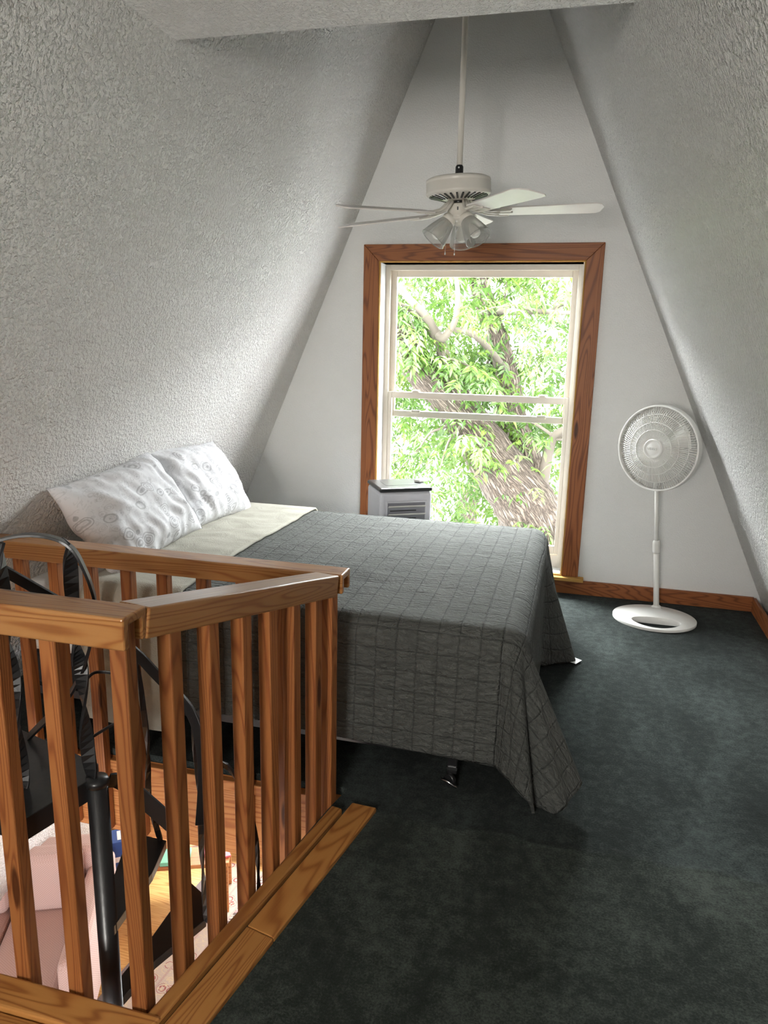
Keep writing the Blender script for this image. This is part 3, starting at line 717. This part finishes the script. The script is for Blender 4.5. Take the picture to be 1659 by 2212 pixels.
for az_,tilt in ((208,40),(328,40),(88,36)):
    a=math.radians(az_); dh=V((math.cos(a),math.sin(a),0)); ax=(dh*math.sin(math.radians(tilt))-V((0,0,1))*math.cos(math.radians(tilt))).normalized()
    base=TILT@(V((FX,FY,2.128))+dh*.047)
    ft=MB().lathe([(.0,-.02),(.028,-.018),(.034,-.004),(.034,.012),(.030,.013)],base,28,ax).build('shade_fitter',M_fanw,CF)
    # ribbed bell shade
    n=64; prof=[(.030,.006),(.034,.016),(.040,.034),(.0475,.06),(.054,.085),(.0585,.106),(.0605,.116)]
    azv=ax; ux=azv.orthogonal().normalized(); uy=azv.cross(ux); vs_=[]; fs_=[]
    for r,z in prof:
        for i in range(n):
            t=2*PI*i/n; rr=r*(1+(.022 if i%2 else -.022)*(0 if r in(.030,.0605) else 1)); vs_.append(base+azv*z+(ux*math.cos(t)+uy*math.sin(t))*rr)
    for q in range(len(prof)-1):
        for i in range(n): fs_.append((q*n+i,q*n+(i+1)%n,(q+1)*n+(i+1)%n,(q+1)*n+i))
    sh=MB().add(vs_,fs_,True).build('glass_shade',M_shade,CF)
    rim=[base+azv*.116+(ux*math.cos(2*PI*i/40)+uy*math.sin(2*PI*i/40))*.0605 for i in range(41)]
    MB().tube(rim,.0022,6).build('rim',M_shade,sh)
    MB().lathe([(.012,0),(.013,.02),(.024,.05),(.027,.07),(.022,.09),(.010,.098),(0,.10)],base+azv*.008,20,ax).build('bulb',M_white,sh)
for (px,py,z1) in ((0,-.045,1.975),(-.055,.02,1.985)):
    c=MB(); z=2.118
    while z>z1: c.lathe([(0,-.002),(.0018,0),(0,.002)],(FX+px,FY+py,z),6); z-=.0042
    c.lathe([(0,0),(.003,.004),(.003,.012),(0,.014)],(FX+px,FY+py,z1-.012),8); c.build('pull_chain',M_chrome,CF)

# ------------------------------------------------------------------ pedestal fan
PF=empty('pedestal_fan',(.53,4.45,0)); tag(PF,'white pedestal fan on an oval base in the right corner','pedestal fan')
# base: shallow dome disc with crescent cut-out
n=72; ring=[]; bx,by=.527,4.448
me=MB(); 
bm=bmesh.new()
def dome(x,y):
    rr=math.hypot((x-bx)/.236,(y-by)/.20); return .016+.030*max(0,1-rr**2.2)
nr=22
def inhole(x,y):
    dx,dy=(x-bx)/.150,(y-(by-.105))/.060
    return (dx*dx+dy*dy<1 and dy<0.95) 
# build from rings warped around the hole: outer ellipse -> hole ellipse
pts=[]
R_=16
for k in range(R_+1):
    t=k/R_; row=[]
    for i in range(n):
        a=2*PI*i/n; o=V((bx+.236*math.cos(a),by+.012+.212*math.sin(a))); hY=by-.098+.056*math.sin(a)-.030*(math.cos(a)**2)*(-1) -.030
        h=V((bx+.135*math.cos(a),hY)); p=h.lerp(o,t); row.append((p.x,p.y))
    pts.append(row)
g=MB(); vsb=[]
for k,row in enumerate(pts):
    for x,y in row: vsb.append((x,y,dome(x,y)))
fsb=[]
for k in range(R_):
    for i in range(n): fsb.append((k*n+i,k*n+(i+1)%n,(k+1)*n+(i+1)%n,(k+1)*n+i))
o0=len(vsb)
vsb+=[(x,y,.001) for x,y in pts[R_]]+[(x,y,.001) for x,y in pts[0]]
for i in range(n):
    j=(i+1)%n; fsb.append((R_*n+i,R_*n+j,o0+j,o0+i)); fsb.append((i,j,o0+n+j,o0+n+i)); fsb.append((o0+i,o0+j,o0+n+j,o0+n+i))
base=MB().add(vsb,fsb,True).build('base',M_white,PF)
bs=base.modifiers.new('b','BEVEL'); bs.width=.004; bs.segments=2; bs.limit_method='ANGLE'; bs.angle_limit=math.radians(50)
p0=V((.548,4.585,.03)); p1=V((.502,4.545,.42)); p2=V((.470,4.515,.80))
pd=(p2-p0).normalized()
MB().tube([p0,p0+pd*.40],.0165,20).build('lower_pole',M_white,PF)
MB().tube([p0+pd*.36,p0+pd*.80],.0115,20).build('upper_pole',M_white,PF)
MB().lathe([(.018,0),(.022,.008),(.0225,.06),(.019,.075),(.013,.08)],p0+pd*.355,24,pd).build('height_collar',M_white,PF)
MB().lathe([(.035,0),(.025,.012),(.0165,.02)],p0-pd*.0,24,pd).build('pole_socket',M_white,PF)
hd=V((-.55,-.835,.02)).normalized(); hc=V((.452,4.44,1.018)); hx=hd.cross(V((0,0,1))).normalized(); hz=hx.cross(hd)
RG=.236
def gp(r,a,d): return hc+hx*(r*math.cos(a))+hz*(r*math.sin(a))+hd*d
def grille(name,sgn,depth):
    g=MB()
    for i in range(104):
        a=2*PI*i/104; pts=[]
        for k in range(7):
            t=k/6; r=.050+(RG-.006-.050)*t; dd=sgn*depth*(1-t**2.6); pts.append(gp(r,a+ .10*t*sgn,dd))
        g.tube(pts,.0025,4)
    for rr in (.105,.145,.19):
        t=(rr-.058)/(RG-.064); g.tube([gp(rr,2*PI*i/64,sgn*depth*(1-t**2.6)+sgn*.001) for i in range(65)],.0021,5)
    return g.build(name,M_white,PF)
fg=grille('front_grille',1,.062); rg=grille('rear_grille',-1,.085)
ob=MB().tube([gp(RG,2*PI*i/96,.0) for i in range(97)],0,flat=(.044,.010),up=hd).build('guard_band',M_white,PF,.003)
hub=MB().lathe([(.056,.055),(.056,.063),(.051,.071),(.045,.067),(.030,.070),(0,.072)],hc,48,hd).build('hub_badge',M_white,fg)
fan_b=MB()
for k in range(3):
    a0=2*PI*k/3+.5; vs_=[]; m=10
    for i in range(m+1):
        t=i/m; r=.035+.165*t; wd=.55+.35*t
        vs_+= [gp(r,a0-wd/2,-.018),gp(r,a0,0),gp(r,a0+wd/2*1.0,.018)]
    fs_=[]
    for i in range(m):
        for q in range(2): fs_.append((i*3+q,i*3+q+1,(i+1)*3+q+1,(i+1)*3+q))
    fan_b=MB().add(vs_,fs_,True); bo=fan_b.build('fan_blade',M_white,PF); so=bo.modifiers.new('s','SOLIDIFY'); so.thickness=.003
MB().lathe([(.04,-.02),(.04,.03),(.03,.036),(0,.037)],hc,28,hd).build('blade_hub',M_white,PF)
mo=MB().lathe([(.05,-.07),(.062,-.085),(.062,-.17),(.05,-.19),(0,-.195)],hc,36,hd).build('motor_case',M_white,PF)
MB().lathe([(.006,-.0),(.010,.03),(.010,.036),(0,.04)],hc-hd*.15+V((0,0,.06)),12).build('oscillation_knob',M_black,mo)
MB().tube([hc-hd*.12+V((0,0,-.05)),V((.472,4.517,.86)),V((.474,4.518,.79))],[.03,.026,.020],18).build('neck',M_white,PF)
MB().tube([hc-hd*.17+hx*(-.05),hc-hd*.185-hx*.085,hc-hd*.19-hx*.088+hz*.012],.004,8).build('knob_stem',M_black,mo)
fc=bpy.data.curves.new('brand_text','FONT'); fc.body='LASKO'; fc.size=.019; fc.align_x='CENTER'; fc.align_y='CENTER'; fc.extrude=.0012
ft_=bpy.data.objects.new('tmp',fc); COL.objects.link(ft_); bpy.context.view_layer.update()
fm=bpy.data.meshes.new_from_object(ft_.evaluated_get(bpy.context.evaluated_depsgraph_get())); bpy.data.objects.remove(ft_)
fo=bpy.data.objects.new('brand_lettering',fm); COL.objects.link(fo); Mt=Matrix((-hx,hz,hd)).transposed().to_4x4(); Mt.translation=hc+hd*.0725; fo.matrix_basis=Mt
fm.materials.clear(); fm.materials.append(plain('embossed_white',(.62,.62,.60),.3)); setp(fo,hub)

# ------------------------------------------------------------------ air cooler + remote
AC=empty('air_cooler',(-1.012,4.335,0),math.radians(30)); tag(AC,'white tower air cooler with black top before the window','air cooler')
Ma=wm(AC)
MB().box((-.160,-.150,.03),(.160,.150,.712)).build('body',M_cool,AC,.022,4,M=Ma)
tp=MB().box((-.163,-.153,.712),(.163,.153,.736)).build('top_panel',M_black,AC,.012,3,M=Ma)
MB().box((-.10,-.06,.7362),(.10,.075,.7370)).build('tray',M_black,tp,M=Ma)
gr=MB()
for (a,b,c,d) in ((-.125,-.115,.40,.66),(.115,.125,.40,.66),(-.115,.115,.65,.66),(-.115,.115,.40,.41)): gr.box((a,-.160,c),(b,-.152,d))
gr.build('grille_frame',M_cool,AC,.002,M=Ma)
MB().box((-.114,-.1565,.41),(.114,-.1558,.65)).build('outlet',M_recess,AC,M=Ma)
for i in range(5):
    z=.628-.047*i
    MB().obox((0,-.166,z),(1,0,0),(0,1,-.45),(0,.45,1),.226,.030,.006).build('louver',M_white,AC,M=Ma)
for i in range(3):
    x_=0
    sl_=MB()
    sl_.box((-.10,-.1575,.600-.047*i),(.06,-.1562,.606-.047*i)); sl_.build('outlet_slot',M_black,AC,M=Ma)
for x,y in ((-.14,-.12),(.14,-.12),(-.14,.12),(.14,.12)):
    MB().lathe([(.016,-.01),(.018,0),(.016,.01)],(x,y,.018),14,(1,0,0)).build('caster',M_black,AC,M=Ma)
rm=empty('remote_control',(-.895,4.445,.737),math.radians(62)); tag(rm,'small white remote control on top of the air cooler','remote control')
Mr=wm(rm); rb_=MB().box((-.055,-.022,0),(.055,.022,.018)).build('remote_body',M_white,rm,.007,3,M=Mr)
bt=MB()
for i in range(3):
    for j in (-1,1): bt.lathe([(.005,0),(.005,.0015),(0,.002)],(-.03+.022*i,.009*j,.0182),10)
bt.build('buttons',M_cool,rm,M=Mr)

# ------------------------------------------------------------------ lower room
struct(MB().box((-3.7,YREAR,ZLOW-.1),(2.5,YB,ZLOW)).build('floor_lower',M_lowwood))
Mrug=frame((-2.573,3.40,0),(-2.573+.99,3.40-.10,0)); Mrug.translation=(-2.573,3.4,ZLOW)
tag(MB().box((0,-2.2,0),(2.3,1.25,.010)).build('rug',M_rug,M=Mrug),'cream and red floral rug on the lower floor under the stair','rug')
SO=empty('sofa',(-3.1,3.2,ZLOW),math.radians(24)); tag(SO,'pinkish beige woven sofa in the room below the stair','sofa')
Ms=Matrix.Translation((-3.10,3.50,ZLOW))@Matrix.Rotation(math.radians(24),4,'Z')   # local x along the back, -y to the front
def sbox(name,lo,hi,bev=.05): return MB().box(lo,hi).build(name,M_sofa,SO,bev,4,M=Ms)
sbox('base',(-.75,-.80,.06),(.40,.18,.26),.03)
sbox('back_frame',(-.75,.02,.2),(.40,.20,.76))
for k,(a,b) in enumerate(((-.74,-.18),(-.17,.26))):
    sbox('seat_cushion',(a,-.78,.26),(b,.0,.43)); sbox('back_cushion',(a,-.13,.42),(b,.04,.82),.06)
sbox('arm',(.27,-.80,.2),(.42,.2,.63))
TB=empty('side_table',(-2.6,4.1,ZLOW)); tag(TB,'low pine side table behind the sofa holding books','table')
Mt_=Matrix.Translation((-2.62,4.06,ZLOW))@Matrix.Rotation(math.radians(22),4,'Z')
MB().box((-.40,-.10,.385),(.50,.24,.415)).build('tabletop',M_fascia,TB,.004,M=Mt_)
for x,y in ((-.37,-.075),(.47,-.075),(-.37,.21),(.47,.21)): MB().box((x-.02,y-.02,.0105),(x+.02,y+.02,.385)).build('leg',M_fascia,TB,.002,M=Mt_)
def bk(name,x,y,w,d,h,mat,lab,rz=0,z=.416,cat='book'):
    M=Mt_@Matrix.Translation((x,y,z))@Matrix.Rotation(rz,4,'Z')
    o=MB().box((-w/2,-d/2,0),(w/2,d/2,h)).build(name,mat,None,.003,M=M); tag(o,lab,cat); return o,M
ob_,Mb=bk('storage_box',-.245,-.02,.115,.15,.215,M_blue,'blue cardboard box seen through the nearest railing below',.25,cat='box')
MB().box((-.035,-.0765,.06),(.0,-.0755,.10)).build('box_label',M_paper,ob_,M=Mb)
MB().box((-.012,-.05,.2155),(.012,.05,.2162)).build('top_stripe',M_paper,ob_,M=Mb)
bk('book',-.135,-.01,.05,.15,.17,M_paper,'white upright book next to the blue box')
bk('book',.13,-.02,.20,.15,.03,M_green,'green and white book lying flat on the low table')
bk('book',.40,.03,.17,.20,.015,M_red,'red and white magazine at the right end of the low table',.3)

# ------------------------------------------------------------------ outside
struct(MB().box((-80,YB+1.5,-3.5),(80,120,-3.3)).build('ground',M_water))
TR=empty('tree',(-.15,8.7,-3.3)); tag(TR,'large leaning tree with bright green leaves outside the window','tree')
def limb(name,pts,rads,mat=None,n=20,par=None,rough=.12):
    P_=[V(p) for p in pts]; out=[]; rr=[]
    for i in range(len(P_)-1):
        p0_=P_[max(i-1,0)];p1_=P_[i];p2_=P_[i+1];p3_=P_[min(i+2,len(P_)-1)]
        for s in range(8):
            u=s/8; out.append(.5*((2*p1_)+(p2_-p0_)*u+(2*p0_-5*p1_+4*p2_-p3_)*u*u+(3*p1_-p0_-3*p2_+p3_)*u**3)); rr.append(rads[i]+(rads[i+1]-rads[i])*u)
    out.append(P_[-1]); rr.append(rads[-1])
    m=MB().tube(out,rr,n)
    if rough: m.v=[tuple(V(p)+V((mnoise.noise(V(p)*7),mnoise.noise(V(p)*7+V((9,0,0))),0))*rough*rr[min(i//n,len(rr)-1)]) for i,p in enumerate(m.v)]
    o=m.build(name,mat or M_bark,par or TR)
    uvl=o.data.uv_layers.new(name='UVMap'); acc=0; al=[0]
    for i in range(1,len(out)): al.append(al[-1]+(out[i]-out[i-1]).length)
    for poly in o.data.polygons:
        for li in poly.loop_indices:
            vi=o.data.loops[li].vertex_index; ring,k=divmod(vi,n); 
            u=k/n
            uvl.data[li].uv=(u*max(.3,6.28*rr[0])*1.0,al[min(ring,len(al)-1)])
        ks=[o.data.loops[li].vertex_index% n for li in poly.loop_indices]
        if max(ks)-min(ks)>n//2:
            for li in poly.loop_indices:
                if o.data.loops[li].vertex_index% n<n//2: uvl.data[li].uv[0]+=max(.3,6.28*rr[0])
    return o
trunk=limb('trunk',[(.1,8.9,-3.4),(-.0,8.75,-2.2),(-.13,8.6,-1.38),(-.30,8.5,-.7),(-.47,8.4,-.25),(-.77,8.3,.17),(-1.06,8.2,.58),(-1.28,8.1,.88),(-1.56,8.0,1.17),(-1.74,7.9,1.41),(-1.93,7.8,1.74),(-2.25,7.7,2.3),(-2.7,7.6,3.2)],[.55,.50,.46,.42,.36,.30,.25,.21,.19,.17,.16,.13,.09],n=36)
limb('branch',[(-.36,8.5,-.3),(-.55,8.65,.25),(-.74,8.8,.74),(-.83,8.9,1.16),(-.97,9.0,1.57),(-1.14,9.1,1.99),(-1.27,9.1,2.41),(-1.34,9.1,3.2)],[.22,.19,.165,.15,.13,.12,.11,.07],n=24)
limb('branch',[(-1.28,8.1,.88),(-1.38,8.0,1.27),(-1.43,7.8,1.56),(-1.47,7.7,1.65),(-1.55,7.5,1.83),(-1.7,7.4,1.99),(-2.0,7.3,2.3)],[.10,.075,.06,.06,.045,.035,.02],M_twig,12)
limb('branch',[(-1.47,7.7,1.66),(-1.40,7.65,1.61),(-1.33,7.6,1.64),(-1.23,7.5,1.79),(-1.2,7.4,2.0),(-1.23,7.4,2.21),(-1.3,7.4,2.6)],[.05,.045,.04,.03,.024,.02,.012],M_twig,10)
limb('branch',[(-.8,8.8,1.2),(-.95,8.2,1.48),(-1.07,7.9,1.62),(-1.18,7.7,1.68),(-1.31,7.6,1.69)],[.05,.035,.03,.028,.026],M_twig,10)
limb('branch',[(-1.10,9.0,1.94),(-.7,8.4,1.89),(-.44,8.0,1.89),(-.16,7.7,1.87),(.3,7.5,1.9)],[.05,.03,.026,.02,.01],M_twig,10)
limb('branch',[(-.36,8.5,-.15),(-.26,8.2,.52),(-.14,8.0,.7),(-.05,7.9,.74),(.3,7.7,.9)],[.09,.05,.04,.035,.02],M_twig,10)
random.seed(11)
tips=[]
def rnd(a,b): return random.uniform(a,b)
starts=[((-.9,8.2,.4),.30),((-1.2,8.1,.8),.3),((-1.7,7.9,1.4),.3),((-.75,8.8,.8),.3),((-.95,9,1.6),.3),((-1.25,9.1,2.4),.3),((-1.45,7.7,1.7),.2),((-.5,8.4,-.2),.3),((-2.0,7.75,1.9),.3),((-.4,8.0,1.88),.2),((-.2,8.1,.6),.2)]
for k in range(34):
    (s0,_)=starts[k%len(starts)]
    d=V((rnd(-1,1),rnd(-1.0,.5),rnd(-.35,.75))).normalized(); L=rnd(.7,1.5); p=V(s0); pts=[p.copy()]
    for q in range(5):
        d=(d+V((rnd(-.35,.35),rnd(-.3,.3),rnd(-.35,.2)))).normalized(); p=p+d*L/5; pts.append(p.copy())
        tips.append((p.copy(),d.copy()))
    limb('branch',pts,[.022,.017,.013,.010,.007,.004],M_twig,6,rough=0)
# leaves: drooping compound sprays, one foliage mesh
LV=[];LF=[]
def leaf(p,d,n_,L,w):
    s=d.cross(n_).normalized(); m=p+d*L*.45; t=p+d*L-n_*L*.12
    o=len(LV); LV.extend([p,m+s*w/2+n_*.006,t,m-s*w/2+n_*.006,m]); LF.extend([(o,o+4,o+1),(o+1,o+4,o+2),(o,o+3,o+4),(o+4,o+3,o+2)])
def spray(p,d):
    L=rnd(.12,.24); k=random.choice((5,7,7)); d=(d+V((0,0,-.5))).normalized()
    side=d.cross(V((rnd(-.4,.4),rnd(-.4,.4),1))).normalized(); up=side.cross(d).normalized()
    for i in range(k//2):
        q=p+d*L*(i+1)/(k//2+1)
        for sg in (-1,1): leaf(q,(d*.55+side*sg+V((0,0,-.35))+V((rnd(-.2,.2),rnd(-.2,.2),rnd(-.2,.2)))).normalized(),(up+V((rnd(-.4,.4),rnd(-.4,.4),0))).normalized(),rnd(.085,.135),rnd(.027,.042))
    leaf(p+d*L,(d+V((0,0,-.3))).normalized(),up,rnd(.09,.14),rnd(.03,.042))
for (p,d) in tips:
    for q in range(7): spray(p+V((rnd(-.12,.12),rnd(-.12,.12),rnd(-.12,.12))),V((rnd(-1,1),rnd(-1,1),rnd(-.6,.4))).normalized())
clumps=[]
for k in range(440):
    c=V((rnd(-3.4,1.2),rnd(7.2,10.6),rnd(-.9,3.0)))
    if random.random()<.6: c.y=rnd(8.9,10.8)
    if c.z<.62-.9*(c.x+.75) and c.x>-1.3 and c.z<1.0 and c.y<8.9: continue
    clumps.append(c)
for c in clumps:
    sz=rnd(.15,.32)
    for q in range(random.randint(8,15)):
        spray(c+V((random.gauss(0,sz),random.gauss(0,sz),random.gauss(0,sz*.7))),V((rnd(-1,1),rnd(-1,1),rnd(-.6,.4))).normalized())
fo_=MB().add(LV,LF).build('foliage',M_leaf,TR,normals=False); fo_['kind']='stuff'
T2=empty('tree',(-1.75,12.5,-3.3)); tag(T2,'thin bare trunk farther off, low behind the air cooler','tree')
limb('trunk',[(-1.80,12.5,-3.4),(-1.74,12.5,-1.5),(-1.68,12.5,-1.05),(-1.60,12.5,-.75),(-1.50,12.5,-.3)],[.22,.2,.18,.14,.09],n=16,par=T2)

# ------------------------------------------------------------------ light
w=bpy.data.worlds.new('sky'); S.world=w; w.use_nodes=True
bg=w.node_tree.nodes['Background']; bg.inputs[0].default_value=(.98,.955,1.0,1); bg.inputs[1].default_value=10.0
def portal(name,c,sx,sy,rot):
    l=bpy.data.lights.new(name,'AREA'); l.shape='RECTANGLE'; l.size=sx; l.size_y=sy; l.cycles.is_portal=True
    o=bpy.data.objects.new(name,l); COL.objects.link(o); o.location=c; o.rotation_euler=rot
portal('window_portal',(-.655,YB+.235,1.09),1.24,1.93,(-PI/2,0,0))
portal('lower_window_portal',(-1.0,YB+.235,-1.325),3.8,1.55,(-PI/2,0,0))
portal('rear_window_portal',(-.625,YREAR-.16,1.625),.75,.95,(PI/2,0,0))
portal('rear_lower_portal',(-.55,YREAR-.16,-1.4),4.9,1.8,(PI/2,0,0))

def lamp(name,c,sx,sy,rot,e,col):
    l=bpy.data.lights.new(name,'AREA'); l.shape='RECTANGLE'; l.size=sx; l.size_y=sy; l.energy=e; l.color=col
    o=bpy.data.objects.new(name,l); COL.objects.link(o); o.location=c; o.rotation_euler=rot; return o
lamp('added_rear_fill',(-.625,YREAR+.03,1.625),.75,.95,(math.radians(118),0,0),84,(1,.95,.87))  # added fill lamp at the rear opening, tilted up to lift ceiling and gable
lamp('added_lower_fill',(-1.2,YB-.02,-1.1),2.6,1.0,V((-.25,-1,-.7)).to_track_quat('-Z','Y').to_euler(),8,(1,.97,.94))  # added lamp boosting light on the sofa and bounce up the stairwell
lamp('added_window_fill',(-1.1,6.75,3.15),4.2,1.35,V((.08,-1,-.55)).to_track_quat('-Z','Y').to_euler(),1150,(.95,.98,1.0))  # unseen lamp added outside, strengthening the window light on bed and floor
lamp('added_side_fill',(-5.9,6.25,2.5),2.6,3.0,V((1,-.30,-.16)).to_track_quat('-Z','Y').to_euler(),1150,(.95,.98,1.0))  # second unseen lamp added outside to brighten the right slope
# ------------------------------------------------------------------ camera
cam=bpy.data.cameras.new('camera'); co=bpy.data.objects.new('camera',cam); COL.objects.link(co); S.camera=co
Rm=Matrix(((.9676271718983532,.25145969518673705,.021579571371742365),(.07675388019381371,-.21173970389770566,-.9743075180190829),(-.24042981944673278,.9444227440558096,-.22418559817906736)))
Rc=Rm.transposed(); B=Matrix((Rc.col[0],-Rc.col[1],-Rc.col[2])).transposed()
Mc=B.to_4x4(); Mc.translation=(0,0,1.58); co.matrix_world=Mc
cam.sensor_fit='VERTICAL'; cam.sensor_height=24; cam.lens=1620/2212*24; cam.clip_start=.02; cam.clip_end=500
vs_=S.view_settings; vs_.view_transform='Standard'; vs_.look='None'; vs_.gamma=1; vs_.exposure=0.66; vs_.use_curve_mapping=False
S.display_settings.display_device='sRGB'
cy=S.cycles; cy.max_bounces=12; cy.diffuse_bounces=8; cy.glossy_bounces=4; cy.transparent_max_bounces=24; cy.transmission_bounces=8
cy.use_denoising=True; cy.caustics_reflective=False; cy.caustics_refractive=False; cy.sample_clamp_indirect=8
